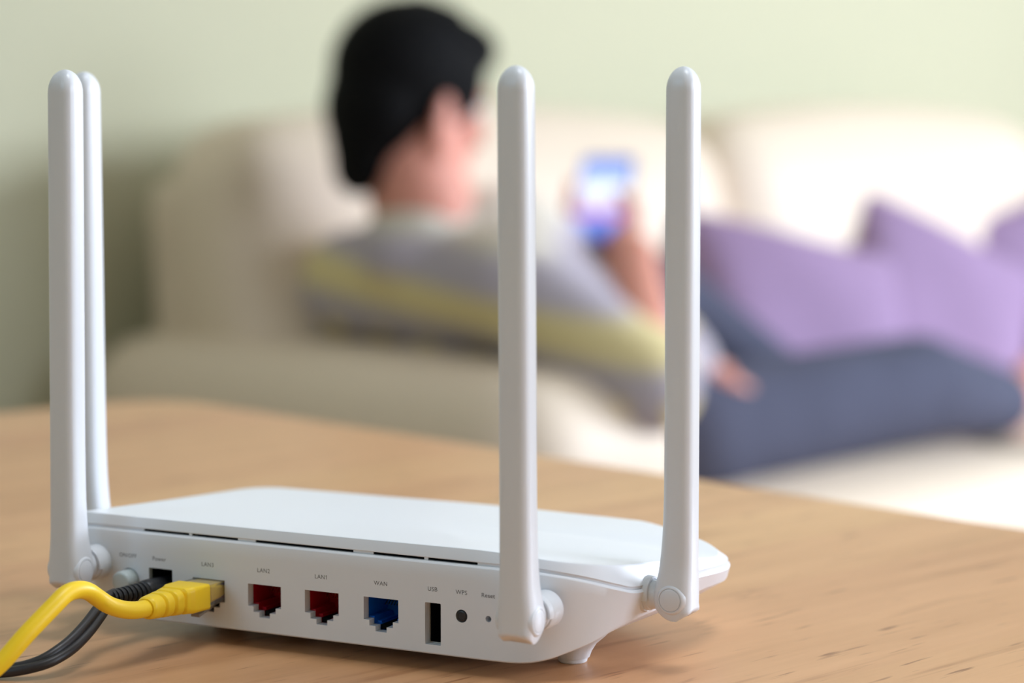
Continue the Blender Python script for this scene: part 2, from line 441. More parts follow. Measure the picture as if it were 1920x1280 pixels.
# body: spacer under the lid, ledge, wall, flared lower edge, underside
zs = rim[:, 2] - LIDGAP * 0.5
bl = []
bl.append(L3(rim[:, :2] - nr_ * 6, lidbot - 0.02))
bl.append(L3(rim[:, :2] - nr_ * 0.45, lidbot - 0.02))
bl.append(L3(rim[:, :2] - nr_ * 0.45, zs))
bl.append(L3(rim[:, :2] + nr_ * 0.05, zs - 0.02))
bl.append(L3(rim[:, :2] + nr_ * 0.6, zs - 0.55))
bl.append(L3(rim[:, :2] + nr_ * 0.7, zs - 0.8))
for f in (0.15, 0.3, 0.5, 0.7, 0.85, 0.95):
    b3 = np.concatenate([rim[:, :2] + nr_ * 0.7, (zs - 0.8)[:, None]], 1) * (1 - f) + np.concatenate([chn[:, :2] + nr_ * 0.7, chn[:, 2:3]], 1) * f
    bl.append(L3(b3[:, :2], b3[:, 2]))
bl.append(L3(chn[:, :2] + nr_ * 0.7, chn[:, 2] + 0.3))
bl.append(L3(chn[:, :2] + nr_ * 0.3, chn[:, 2] - 0.1))
q = cen + (chn[:, :2] - cen) * 0.9
bl.append(L3(q, chn[:, 2] * 0.55 + 3.6 * 0.45))
q = cen + (chn[:, :2] - cen) * 0.72
bl.append(L3(q, chn[:, 2] * 0.06 + 2.9 * 0.94))
q = cen + (chn[:, :2] - cen) * 0.6
bl.append(L3(q, chn[:, 2] * 0 + 2.6))
body = loft('body', bl, M['plastic'], router, angle=30)

# cutters for the openings in the rear panel
SX = [-37.05, -16.28, 4.49, 25.42]
RJ = [(-6.05, 20.05), (6.05, 20.05), (6.05, 13.05), (4.1, 13.05), (4.1, 11.3), (1.95, 11.3), (1.95, 9.7), (-1.95, 9.7), (-1.95, 11.3), (-4.1, 11.3), (-4.1, 13.05), (-6.05, 13.05)]
def prism(bm, poly, y0, y1, cx=0, shrink=0):
    P_ = [(x + cx, z) for x, z in poly]
    if shrink:
        mx_ = (max(x for x, _ in P_) + min(x for x, _ in P_)) / 2; mz = (max(z for _, z in P_) + min(z for _, z in P_)) / 2
        P_ = [(x - math.copysign(shrink, x - mx_), z - math.copysign(shrink, z - mz) * (1 if abs(z - mz) > .01 else 0)) for x, z in P_]
    a = [bm.verts.new((x * mm, y0 * mm, z * mm)) for x, z in P_]; b = [bm.verts.new((x * mm, y1 * mm, z * mm)) for x, z in P_]
    n = len(P_)
    for i in range(n): bm.faces.new((a[i], a[(i + 1) % n], b[(i + 1) % n], b[i]))
    return a, b
cut = bmesh.new()
def cutp(poly, cx=0, depth=14):
    a, b = prism(cut, poly, -3, depth, cx); cut.faces.new(a[::-1]); cut.faces.new(b)
for x in SX: cutp(RJ, x)
def rrect(x0, x1, z0, z1, r, n=5): return rounded_rect(x0, x1, z0, z1, r, n)
POWER = rrect(-59.8, -50.8, 12.8, 21.6, 0.2, 2)
USB = rrect(40.6, 46.0, 7.7, 20.4, 0.35, 4)
cutp(POWER); cutp(USB)
def circ(cx, cz, r, n=36): return [(cx + r * math.cos(2 * PI * k / n), cz + r * math.sin(2 * PI * k / n)) for k in range(n)]
ONOFF = (-67.4, 17.0); WPS = (53.0, 17.4); RESET = (61.9, 17.4)
cutp(circ(*ONOFF, 3.7), depth=4); cutp(circ(*WPS, 1.95), depth=4); cutp(circ(*RESET, 0.95, 24), depth=5)
SLOTS = [(-62.3, -45.0), (-43.9, -26.6), (-20.1, 15.2), (22.2, 39.8), (41.1, 57.8)]
for a0, a1 in SLOTS: cutp([(a0, 32.9), (a1, 32.9), (a1, 33.68), (a0, 33.68)], depth=7)
bmesh.ops.recalc_face_normals(cut, faces=cut.faces)
cme = bpy.data.meshes.new('cutter'); cut.to_mesh(cme); cut.free()
cutter = bpy.data.objects.new('cutter', cme); C.objects.link(cutter); cutter.parent = router
bmod = body.modifiers.new('b', 'BOOLEAN'); bmod.operation = 'DIFFERENCE'; bmod.object = cutter; bmod.solver = 'EXACT'
nme = evaluated(body)
body.modifiers.clear(); old = body.data; body.data = nme; bpy.data.meshes.remove(old)
bpy.data.objects.remove(cutter)
nme.shade_smooth(); nme.set_sharp_from_angle(angle=math.radians(30))

# black boxes set in the vent slots stand in for the shade inside
for a0, a1 in SLOTS:
    box('vent_slot_shade', (a0 + .02) * mm, (a1 - .02) * mm, 0.9 * mm, 6.5 * mm, 32.92 * mm, 33.66 * mm, M['deepblack'], router)['label'] = 'black box standing in for the shade inside a vent slot under the lid'

# RJ45 sockets
def rj_socket(cx, m, label):
    bm = bmesh.new()
    a, b = prism(bm, RJ, 2.1, 13.5, cx, 0.12); bm.faces.new(b)
    # inner stepped guide rails
    for sx in (-1, 1):
        add_box(bm, (cx + sx * 4.9 - .9) * mm, (cx + sx * 4.9 + .9) * mm, 2.3 * mm, 13 * mm, 13.1 * mm, 13.55 * mm)
        add_box(bm, (cx + sx * 3.1 - .8) * mm, (cx + sx * 3.1 + .8) * mm, 3.6 * mm, 13 * mm, 11.4 * mm, 12.1 * mm)
    for k in range(4):
        add_box(bm, (cx + 1.6 + k * 1.02) * mm, (cx + 1.9 + k * 1.02) * mm, 7 * mm, 13 * mm, 17.2 * mm, 19.9 * mm)
    o = link_bm('network_socket', bm, m, router, smooth=False); o['label'] = label
    bm = bmesh.new()
    for k in range(8):
        x = cx - 3.57 + k * 1.02
        p0 = Vector((x, 12.5, 19.6)); p1 = Vector((x, 8.0, 16.2))
        d = (p1 - p0); L_ = d.length; rot = d.to_track_quat('Y', 'Z').to_matrix().to_4x4()
        add_box(bm, -.17 * mm, .17 * mm, 0, L_ * mm, -.1 * mm, .1 * mm, mtx=Matrix.Translation(p0 * mm) @ rot)
    c = link_bm('contact_pins', bm, M['gold'], o, smooth=False); c['label'] = 'gold contact springs'
    bm = bmesh.new(); add_box(bm, (cx - 1.85) * mm, (cx + 1.85) * mm, 2.3 * mm, 13.4 * mm, 9.86 * mm, 11.3 * mm)
    link_bm('latch_recess', bm, M['deepblack'], o, smooth=False)
rj_socket(SX[0], M['red'], 'red network socket LAN3 holding the yellow plug')
rj_socket(SX[1], M['red'], 'red network socket under the print LAN2')
rj_socket(SX[2], M['red'], 'red network socket under the print LAN1')
rj_socket(SX[3], M['blue'], 'blue network socket under the print WAN')

# power socket liner, usb socket
bm = bmesh.new(); a, b = prism(bm, POWER, 0.9, 13.5, 0, 0.1); bm.faces.new(b); o = link_bm('power_socket', bm, M['black'], router, smooth=False); o['label'] = 'black power socket'
bm = bmesh.new(); a, b = prism(bm, USB, 2.3, 13.5, 0, 0.3); bm.faces.new(b)
usb = link_bm('usb_socket', bm, M['deepblack'], router, smooth=False); usb['label'] = 'black usb socket with a thin nickel rim'
bm = bmesh.new(); a, b = prism(bm, USB, 2.0, 2.6, 0, 0.08); c, d = prism(bm, USB, 2.0, 2.6, 0, 0.34)
for k in range(len(a)):
    k2 = (k + 1) % len(a); bm.faces.new((a[k], a[k2], c[k2], c[k]))
link_bm('shell_rim', bm, M['steel'], usb, smooth=False)
box('tongue', 44.6 * mm, 45.6 * mm, 2.8 * mm, 13 * mm, 8.6 * mm, 19.6 * mm, M['black'], usb)

# buttons
lp = axis_cyl([(-4, 3.45), (4.9, 3.4), (5.4, 3.3), (5.7, 3.0), (5.8, 2.5), (5.8, 0.05)], 'Y', sign=-1, n=40)
o = loft('power_button', [[(x * mm + ONOFF[0] * mm, y * mm, z * mm + ONOFF[1] * mm) for x, y, z in l] for l in lp], M['button'], router); o['label'] = 'round pale grey push button'
lp = axis_cyl([(-3.9, 1.9), (-0.6, 1.8), (.5, 1.75), (.8, 1.6), (.95, 1.25), (.95, 1.1), (.85, 1.0), (.85, 0.03)], 'Y', sign=-1, n=32)
o = loft('pairing_button', [[(x * mm + WPS[0] * mm, y * mm, z * mm + WPS[1] * mm) for x, y, z in l] for l in lp], M['black'], router); o['label'] = 'small round black push button'
lp = axis_cyl([(3.2, .94), (4.8, .94)], 'Y', n=24)
loft('reset_hole', [[(x * mm + RESET[0] * mm, y * mm, z * mm + RESET[1] * mm) for x, y, z in l] for l in lp], M['deepblack'], router)

# printing on the rear panel
def print_text(body_, x, z, size, name='printed_label'):
    cu = bpy.data.curves.new(name, 'FONT'); cu.body = body_; cu.size = size * mm; cu.align_x = 'CENTER'; cu.align_y = 'CENTER'
    cu.space_character = 1.08
    t = bpy.data.objects.new('tmp', cu); C.objects.link(t)
    me = evaluated(t); bpy.data.objects.remove(t)
    if body_.endswith('1'):      # the figure 1 carries a flag at its head
        bm = bmesh.new(); bm.from_mesh(me)
        xm = max(v.co.x for v in bm.verts); yt = max(v.co.y for v in bm.verts); h = size * mm
        bm.faces.new([bm.verts.new(p) for p in ((xm - .06 * h, yt, 0), (xm - .10 * h, yt, 0), (xm - .27 * h, yt - .13 * h, 0), (xm - .23 * h, yt - .18 * h, 0), (xm - .06 * h, yt - .08 * h, 0))])
        bm.to_mesh(me); bm.free()
    o = link_me(name, me, M['ink'], router, smooth=False)
    o.rotation_euler = (PI / 2, 0, 0); o.location = (x * mm, -0.73 * mm, z * mm)
    o['label'] = 'grey print reading ' + body_
for t, x, z, s in (('ON/OFF', -67.9, 24.7, 1.75), ('Power', -55.8, 24.6, 1.85), ('LAN3', -37.3, 24.5, 1.85), ('LAN2', -16.5, 24.5, 1.85), ('LAN1', 4.4, 24.5, 1.85),
                   ('WAN', 25.4, 24.5, 1.85), ('USB', 43.2, 24.5, 1.85), ('WPS', 53.0, 24.45, 1.85), ('Reset', 61.9, 24.35, 1.85)):
    print_text(t, x, z, s)

# feet
for fx, fy in ((75, 29), (-60, 46), (46, 92), (-62, 92)):
    sgn = 1 if fx > 0 else -1; fl = 1.0 if fy < 60 else 0.2
    lp = []
    for z, r, dx in ((0, 4.1, 0), (0.3, 4.4, 0), (1.5, 4.6, 0), (1.6, 5.0, 0.2), (3.5, 5.3, 0.6), (6, 5.9, 1.6), (8.5, 7.0, 3.4), (10.5, 7.6, 4.6), (11.5, 8, 5.2)):
        lp.append([((fx + sgn * dx * fl + (5 + (r - 5) * fl) * math.cos(2 * PI * k / 28)) * mm, (fy + (5 + (r - 5) * fl) * math.sin(2 * PI * k / 28)) * mm, z * mm) for k in range(28)])
    loft('foot', lp, M['plastic'], router)

# antennas
def superellipse(x0, x1, hy, n, e=3.4):
    cx, hx = (x0 + x1) / 2, (x1 - x0) / 2; out = []
    for k in range(n):
        a = 2 * PI * (k + 0.5) / n; c, s = math.cos(a), math.sin(a)
        out.append((cx + hx * math.copysign(abs(c) ** (2 / e), c), hy * math.copysign(abs(s) ** (2 / e), s)))
    return out
def make_antenna():
    secs = []   # z, x_in, x_out, half width, exponent
    R = 6.6
    for z in (-6.55, -6.3, -5.6, -4.6, -3.4, -2.0, -0.5, 1, 2.5, 4, 5.5):
        xin = -math.sqrt(max(R * R - z * z, 0.3)) if z < 1.5 else -6.45 + (z - 1.5) * 0.22
        xo = 5.5 if z > -4.8 else 5.5 - (-4.8 - z) * 2.0
        secs.append((z, xin, xo, 5.85 - 0.20 * max(0, -1.2 - z) - 0.10 * max(0, z - 2), 3.8 if z > -3 else 5))
    for z, xin, hw in ((7.5, -5.15, 5.3), (10, -4.8, 5.05), (13, -4.45, 4.95), (17, -4.1, 4.9), (22, -3.8, 4.85), (30, -3.6, 4.8), (45, -3.5, 4.75), (80, -3.5, 4.75), (120, -3.5, 4.75), (149, -3.45, 4.7)):
        secs.append((z, xin, 5.5, hw, 3.6))
    lp = []
    N = 56
    for z, xi, xo, hw, e in secs:
        l = superellipse(xi, xo, hw, N, e)
        lp.append([(x * mm, y * mm, (z + (1.2 * (1 - (y / hw) ** 2) * max(0, min(1, (x + 1.5) / 4)) * min(1, (-2.4 - z) / 2) if z < -2.4 else 0)) * mm) for x, y in l])
    H = 6.8
    for t in (0.12, 0.3, 0.45, 0.6, 0.72, 0.82, 0.9, 0.96, 0.99, 1.0):
        s = math.sqrt(max(1 - t ** 2.2, 0.0004)) if t < 1 else 0.03
        l = superellipse(-3.45, 5.5, 4.7, N, 3.6 - 1.2 * t)
        lp.append([((1.02 + (x - 1.02) * s) * mm, y * s * mm, (149.4 + H * t) * mm) for x, y in l])
    a = loft('antenna', lp, M['antenna'], router, angle=60)
    for s in (-1, 1):
        pr = [(4.8, 4.7), (5.6, 4.35), (5.98, 3.95), (6.06, 3.7), (6.06, 3.52), (5.84, 3.44), (5.84, 3.34), (6.08, 3.28), (6.18, 3.05), (6.22, 0.05)]
        loft('hinge_cap', [[(x * mm, y * mm, z * mm) for x, y, z in l] for l in axis_cyl(pr, 'Y', sign=s, n=40)], M['antenna'], a)
    # neck: swivel collar against the router, narrower knuckle into the antenna
    pr = [(4.5, 4.2), (7.6, 4.3), (8.2, 4.5), (8.3, 4.8)]
    loft('hinge_knuckle', [[(x * mm, y * mm, z * mm) for x, y, z in l] for l in axis_cyl(pr + [(9.5, 4.85), (11.5, 4.85)], 'X', sign=-1, n=40)], M['antenna'], a)
    pr = [(9.6, 4.8), (9.6, 5.3), (9.9, 5.5), (12.6, 5.55), (14.0, 5.55), (16.5, 5.55)]
    loft('hinge_collar', [[(x * mm, y * mm, z * mm) for x, y, z in l] for l in axis_cyl(pr, 'X', sign=-1, n=40)], M['antenna'], a)
    # half sleeve lip over the top of the knuckle
    arc = []
    for t, r in ((7.9, 4.7), (7.9, 5.4), (8.2, 5.55), (9.9, 5.65), (10.4, 4.9)):
        arc.append([(-t * mm, r * math.cos(a_) * mm, r * math.sin(a_) * mm) for a_ in [math.radians(-12 + 204 * k / 24) for k in range(25)]])
    vs_ = [v for l in arc for v in l]; fs = []
    for i in range(5):
        i2 = (i + 1) % 5
        for j in range(24): fs.append((i * 25 + j, i * 25 + j + 1, i2 * 25 + j + 1, i2 * 25 + j))
    fs.append(tuple(i * 25 for i in range(5))); fs.append(tuple(i * 25 + 24 for i in range(5)))
    link_mesh('hinge_sleeve', vs_, fs, M['antenna'], a)
    return a
def copy_tree(o, parent=None):
    c = o.copy(); C.objects.link(c); c.parent = parent
    for ch in list(o.children): copy_tree(ch, c)
    return c
ant = make_antenna()
ANT = [((-79.6, -15, 21.9), -PI / 2, (0, 0.0, 0.016), (.2), 'antenna at the left end of the rear panel'),
       ((79.9, -15, 22.0), -PI / 2, (0, 0, -0.006), 0, 'antenna at the right end of the rear panel'),
       ((107.7, 33, 22.2), 0, (0, 0, -0.0025), 0, 'antenna on the right side of the router'),
       ((-107.3, 33, 22.0), PI, (0, 0, 0.002), 0, 'antenna on the left side partly hidden behind the front left one')]
ants = [ant] + [copy_tree(ant, router) for _ in range(3)]
for a, (loc, rz, tilt, _, lab) in zip(ants, ANT):
    a.location = Vector(loc) * mm
    Rz = Matrix.Rotation(rz, 3, 'Z')
    # tilt[2]: lean towards +x of the router
    Rt = Matrix.Rotation(tilt[2], 3, 'Y')
    a.rotation_euler = (Rt @ Rz).to_euler()
    a['label'] = lab

# ------------------------------------------------------------------ yellow network cable
RM = Matrix.Translation(ROUTER_LOC) @ Matrix.Rotation(ROUTER_RZ, 4, 'Z')
cable = empty('network_cable', RM @ Vector((-0.037, -0.006, 0.0165)), ROUTER_RZ)
tag(cable, 'thick yellow network cable plugged into the socket marked LAN3', 'cable')
OFF = Vector((-37.0, -6, 16.5))
def R2(p): return tuple((Vector(p) - OFF) * mm)
def rr_loop(y, w, h, r, cx, cz, n=6):
    return [R2((x, y, z)) for x, z in rounded_rect(cx - w / 2, cx + w / 2, cz - h / 2, cz + h / 2, min(r, w / 2 - .01, h / 2 - .01), n)]
# clear plug
loft('plug', [rr_loop(y, w, h, .5, -37.05, 16.6) for y, w, h in ((9, 11.3, 6.4), (-4.5, 11.5, 6.6), (-9.4, 11.6, 6.9))], M['clear'], cable)['label'] = 'clear plastic plug'
loft('wire_core', [rr_loop(y, w, h, .9, -37.05, cz) for y, w, h, cz in ((3.5, 8.2, 1.2, 16.8), (-1, 9.0, 3.8, 16.8), (-7, 9.6, 5.2, 16.8))], M['yellow'], cable)
bm = bmesh.new()
mtx = Matrix.Translation(R2((-36.6, 0, 12.0))) @ Matrix.Rotation(math.radians(13), 4, 'X')
add_box(bm, -1.6 * mm, 1.6 * mm, -9.0 * mm, 3 * mm, -.45 * mm, .45 * mm, .0001, 1, mtx)
link_bm('latch_tab', bm, M['tab'], cable)['label'] = 'smoky grey plastic latch tab'
# boot with ribs
bp_ = []
def boot_sec(t):   # t 0 at plug .. 1 at cord
    w = np.interp(t, [0, .30, .36, .8, 1], [12.4, 12.0, 10.8, 8.4, 7.2]); h = np.interp(t, [0, .30, .36, .8, 1], [8.0, 8.3, 8.2, 7.4, 6.8])
    r = np.interp(t, [0, .3, .6, 1], [.9, 1.4, 3.0, 3.3])
    return w, h, r
ys = np.linspace(0, 1, 85)
for t in ys:
    w, h, r = boot_sec(t)
    g = 0
    for gc in (0.45, 0.62, 0.79):
        g = max(g, max(0, 1 - abs(t - gc) / 0.030))
    g = min(1, g * 1.6)
    if t > .97: s_ = 1 - (t - .97) / .03 * .12
    else: s_ = 1
    y = -8.8 - t * 24.4
    cz = 16.5 + t * 0.4; cx = -37.0 - .4 * t
    bp_.append(rr_loop(y, (w - 1.5 * g) * s_, (h - 1.5 * g) * s_, r, cx, cz))
loft('boot', bp_, M['yellow'], cable, angle=50)
yp = [(-37.4, -30, 16.8), (-37.4, -33.6, 16.9), (-38.0, -37.9, 17.2), (-38.9, -42.6, 18.3), (-40.0, -47.5, 20.4), (-41.1, -51.2, 23.1), (-41.0, -56.0, 26.0), (-41.4, -60.2, 27.2), (-42.0, -64.8, 26.8),
      (-42.7, -70.0, 24.0), (-45.4, -79.0, 17.3), (-49.1, -86.3, 9.9), (-54.5, -93, 4.6), (-63, -102, 2.75), (-85, -118, 2.7), (-130, -135, 2.7)]
yp = [R2(p) for p in catmull(yp, 6)]
loft('cord', sweep(yp, 2.65 * mm, 20), M['yellow'], cable, angle=60)

# ------------------------------------------------------------------ black power cable
pcab = empty('power_cable', RM @ Vector((-0.0555, 0, 0.0175)), ROUTER_RZ)
tag(pcab, 'black power cable with ribbed plug in the socket marked Power', 'cable')
OFF2 = Vector((-55.5, 0, 17.5))
def R3(p): return tuple((Vector(p) - OFF2) * mm)
lp = axis_cyl([(-8, 2.7), (-4, 2.7), (-3.9, 3.5), (0, 3.6), (6.5, 3.6), (8.6, 3.5), (9.4, 3.1), (9.6, 2.6)], 'Y', sign=-1, n=32)
loft('plug', [[(x * mm, y * mm, (z - 2.2 - .07 * y) * mm) for x, y, z in l] for l in lp], M['black'], pcab)
prof = [(9.0, 2.6)]
for k in range(7):
    t = 9.6 + k * 2.25; r = 3.05 - k * 0.1
    prof += [(t, r - .1), (t + .25, r), (t + 1.35, r), (t + 1.6, r - .1), (t + 1.65, r - .75), (t + 2.2, r - .75)]
prof += [(25.6, 2.4), (26.4, 2.2), (26.5, 1.5)]
lp = axis_cyl(prof, 'Y', sign=-1, n=32)
loft('strain_relief', [[(x * mm, y * mm, (z - 2.2 - .07 * y) * mm) for x, y, z in l] for l in lp], M['black'], pcab)
kp = [(-55.4, -24, 17.0), (-54.8, -29.5, 16.3), (-53.2, -36, 13.9), (-51.8, -43.0, 11.2), (-51.2, -50.5, 8.4), (-51.6, -57.0, 6.4), (-54.0, -62.0, 4.6), (-59.5, -66, 3.0), (-67, -68.5, 2.1), (-82, -72, 1.9), (-110, -90, 1.9), (-150, -105, 1.9)]
kp = [R3(p) for p in catmull(kp, 6)]
l1 = sweep(kp, 1.55 * mm, 14, offset=(0, 1.25 * mm)); l2 = sweep(kp, 1.55 * mm, 14, offset=(0, -1.25 * mm))
# slowly twist the pair: near the table the two wires lie side by side
tw = []
path = [Vector(p) for p in kp]
def twisted(sign):
    side = None; loops = []
    for i, p in enumerate(path):
        t = (path[min(i + 1, len(path) - 1)] - path[max(i - 1, 0)]).normalized()
        sd = t.cross(Vector((0, 0, 1))).normalized(); nv = sd.cross(t)
        ang = math.radians(np.interp(i / (len(path) - 1), [0, .35, .6, 1], [70, 50, 15, 0]))
        c = p + (sd * math.cos(ang) + nv * math.sin(ang)) * (1.2 * mm * sign)
        loops.append([tuple(c + sd * (1.55 * mm * math.cos(2 * PI * k / 14)) + nv * (1.55 * mm * math.sin(2 * PI * k / 14))) for k in range(14)])
    return loops
loft('cord', twisted(1), M['rubber'], pcab, angle=60); loft('cord', twisted(-1), M['rubber'], pcab, angle=60)

# ------------------------------------------------------------------ soft shapes
def remeshed(name, shapes, voxel, m, parent=None, smooth_it=6, factor=0.6, disp=None):
    """shapes: ('cap', p0, r0, p1, r1[, flat]) tapered limbs and ('ell', centre, radii, matrix); fused into one surface"""
    bm = bmesh.new()
    for s in shapes:
        if s[0] == 'ell':
            mt = Matrix.Translation(s[1]) @ (s[3].to_4x4() if len(s) > 3 else Matrix.Identity(4)) @ Matrix.Diagonal((*s[2], 1))
            bmesh.ops.create_uvsphere(bm, u_segments=28, v_segments=18, radius=1, matrix=mt)
        elif s[0] == 'box':
            r = bmesh.ops.create_cube(bm, size=2, matrix=Matrix.Translation(s[1]) @ s[3].to_4x4() @ Matrix.Diagonal((*s[2], 1)))
        else:
            p0, r0, p1, r1 = Vector(s[1]), s[2], Vector(s[3]), s[4]
            d = p1 - p0; q = d.to_track_quat('Z', 'Y').to_matrix(); rings = []
            n = 20
            for k in range(6):   # start hemisphere
                a = -PI / 2 + PI / 2 * k / 5; rings.append((p0 + d.normalized() * (r0 * math.sin(a)), max(r0 * math.cos(a), 1e-4)))
            for k in range(6):
                a = PI / 2 * k / 5; rings.append((p1 + d.normalized() * (r1 * math.sin(a)), max(r1 * math.cos(a), 1e-4)))
            vv = [[bm.verts.new(c + q @ Vector((r * math.cos(2 * PI * j / n), r * math.sin(2 * PI * j / n), 0))) for j in range(n)] for c, r in rings]
            for i in range(len(vv) - 1):
                for j in range(n): bm.faces.new((vv[i][j], vv[i][(j + 1) % n], vv[i + 1][(j + 1) % n], vv[i + 1][j]))
            bm.faces.new(vv[0][::-1]); bm.faces.new(vv[-1])
    me = bpy.data.meshes.new(name); bm.to_mesh(me); bm.free()
    o = bpy.data.objects.new(name, me); C.objects.link(o)
    rm = o.modifiers.new('r', 'REMESH'); rm.mode = 'VOXEL'; rm.voxel_size = voxel
    sm = o.modifiers.new('s', 'SMOOTH'); sm.iterations = smooth_it; sm.factor = factor
    ne = evaluated(o)
    o.modifiers.clear(); o.data = ne; bpy.data.meshes.remove(me)
    ne.name = name
    ne.materials.clear(); ne.materials.append(m); ne.shade_smooth()
    if parent: o.parent = parent
    return o

def soft_box(name, x0, x1, y0, y1, z0, z1, r, m, parent, puff=0.0, lean=0.0, cuts=10):
    """upholstered block: rounded box, faces puffed, optionally leaning in x with height"""
    bm = bmesh.new(); bmesh.ops.create_cube(bm, size=2)
    bmesh.ops.subdivide_edges(bm, edges=bm.edges[:], cuts=cuts * 2, use_grid_fill=True)
    hx, hy, hz = (x1 - x0) / 2, (y1 - y0) / 2, (z1 - z0) / 2
    for v in bm.verts:
        p = Vector((v.co.x * hx, v.co.y * hy, v.co.z * hz))
        c = Vector((max(-hx + r, min(hx - r, p.x)), max(-hy + r, min(hy - r, p.y)), max(-hz + r, min(hz - r, p.z))))
        d = p - c
        q = c + (d.normalized() * r if d.length > 1e-6 else d)
        u, w, t = q.x / hx, q.y / hy, q.z / hz
        q.x += puff * u * (1 - w * w) * (1 - t * t); q.y += puff * w * (1 - u * u) * (1 - t * t); q.z += puff * t * (1 - u * u) * (1 - w * w)
        q.x += lean * (q.z + hz) / (2 * hz)
        v.co = q + Vector(((x0 + x1) / 2, (y0 + y1) / 2, (z0 + z1) / 2))
    return link_bm(name, bm, m, parent, angle=60)

# ------------------------------------------------------------------ sofa
SO = (-2.2, 2.7, 0)
sofa = empty('cream_sofa', SO); tag(sofa, 'cream leather two seat sofa along the pale green wall', 'sofa')
def sb(name, x0, x1, y0, y1, z0, z1, r, **k):
    return soft_box(name, x0 - SO[0], x1 - SO[0], y0 - SO[1], y1 - SO[1], z0, z1, r, M['leather'], sofa, **k)
sb('base', -2.55, -1.78, 1.74, 3.78, 0.07, 0.27, 0.03)
sb('armrest', -2.62, -1.75, 1.695, 1.975, 0.10, 0.567, 0.085, puff=0.01)
sb('armrest', -2.62, -1.75, 3.53, 3.81, 0.10, 0.567, 0.085, puff=0.01)
sb('seat_cushion', -2.50, -1.735, 1.965, 2.745, 0.22, 0.392, 0.05, puff=0.018)
sb('seat_cushion', -2.50, -1.735, 2.755, 3.54, 0.22, 0.392, 0.05, puff=0.018)
sb('back_frame', -2.56, -2.44, 1.80, 3.70, 0.10, 0.78, 0.05, lean=-0.05)
sb('back_cushion', -2.47, -2.24, 1.80, 2.70, 0.38, 0.836, 0.08, puff=0.03, lean=-0.11)
sb('back_cushion', -2.47, -2.24, 2.71, 3.56, 0.38, 0.836, 0.08, puff=0.03, lean=-0.11)
for fx in (-2.5, -1.85):
    for fy in (1.82, 3.68):
        lp = [[(fx - SO[0] + r * math.cos(2 * PI * k / 16), fy - SO[1] + r * math.sin(2 * PI * k / 16), z) for k in range(16)] for z, r in ((0, .018), (.01, .02), (.08, .028))]
        loft('foot', lp, M['feet'], sofa)

# cushions
def cushion(label, centre, size, thick, normal, roll):
    bm = bmesh.new(); n = 26
    grid = {}
    for s in (1, -1):
        for i in range(n + 1):
            for j in range(n + 1):
                u, v = -1 + 2 * i / n, -1 + 2 * j / n
                if s == -1 and (i in (0, n) or j in (0, n)): grid[(s, i, j)] = grid[(1, i, j)]; continue
                pinch = 1 - 0.10 * ((1 - u * u) * abs(v) ** 3 * 1 + (1 - v * v) * abs(u) ** 3 * 0)
                x = u * (1 - 0.09 * (1 - v * v) * abs(u) ** 2 ); y = v * (1 - 0.09 * (1 - u * u) * abs(v) ** 2)
                h = thick / 2 * (max(0, (1 - u ** 4) * (1 - v ** 4))) ** 0.55
                h *= 1 + 0.05 * math.sin(5 * u + 3 * v) * s
                grid[(s, i, j)] = bm.verts.new((x * size / 2, y * size / 2, s * h))
    for s in (1, -1):
        for i in range(n):
            for j in range(n):
                bm.faces.new((grid[(s, i, j)], grid[(s, i + 1, j)], grid[(s, i + 1, j + 1)], grid[(s, i, j + 1)]))
    o = link_bm('throw_cushion', bm, M['purple'], None, angle=80)
    nz = Vector(normal).normalized(); upv = Vector((0, 0, 1)); xa = upv.cross(nz).normalized(); ya = nz.cross(xa)
    R_ = Matrix((xa, ya, nz)).transposed() @ Matrix.Rotation(math.radians(roll), 3, 'Z')
    o.rotation_euler = R_.to_euler(); o.location = centre
    tag(o, label, 'cushion', 'purple cushions on the sofa')
    return o
cushion('large purple cushion leaning on the sofa back behind the raised knee', (-2.15, 2.63, 0.530), 0.39, 0.14, (0.76, -0.16, 0.63), -17)
cushion('purple cushion with one corner pointing up, right of the largest one', (-2.20, 3.03, 0.530), 0.37, 0.13, (0.82, -0.15, 0.52), -30)
cushion('purple cushion half cut off at the right edge of the photo', (-2.22, 3.42, 0.555), 0.36, 0.13, (0.85, -0.3, 0.45), 16)

# ------------------------------------------------------------------ person
person_parts = []
V = Vector
neck = V((-2.122, 1.877, 0.722)); shR = V((-1.965, 1.885, 0.655)); shL = V((-2.25, 1.885, 0.645))
elR = V((-1.764, 1.902, 0.556)); wrR = V((-1.921, 2.037, 0.687)); elL = V((-2.16, 2.13, 0.60)); wrL = V((-1.935, 2.150, 0.540))
chest = V((-2.10, 1.975, 0.64)); waist = V((-2.05, 2.07, 0.54)); pel = V((-2.01, 2.12, 0.50))
hpR = V((-1.93, 2.15, 0.462)); knR = V((-1.915, 2.60, 0.482)); anR = V((-1.93, 2.84, 0.438)); 
hpL = V((-2.09, 2.17, 0.505)); knL = V((-2.11, 2.285, 0.615)); anL = V((-2.02, 2.52, 0.435))
hc = V((-2.151, 1.892, 0.872))                                  # centre of the skull
face = V((0.10, 0.97, -0.22)).normalized()                     # looking along the sofa, down at the phone
hr = face.cross(V((0, 0, 1))).normalized(); hup = hr.cross(face).normalized()
HM = Matrix((hr, face, hup)).transposed()
def H(x, y, z): return hc + HM @ V((x, y, z))
sk = []
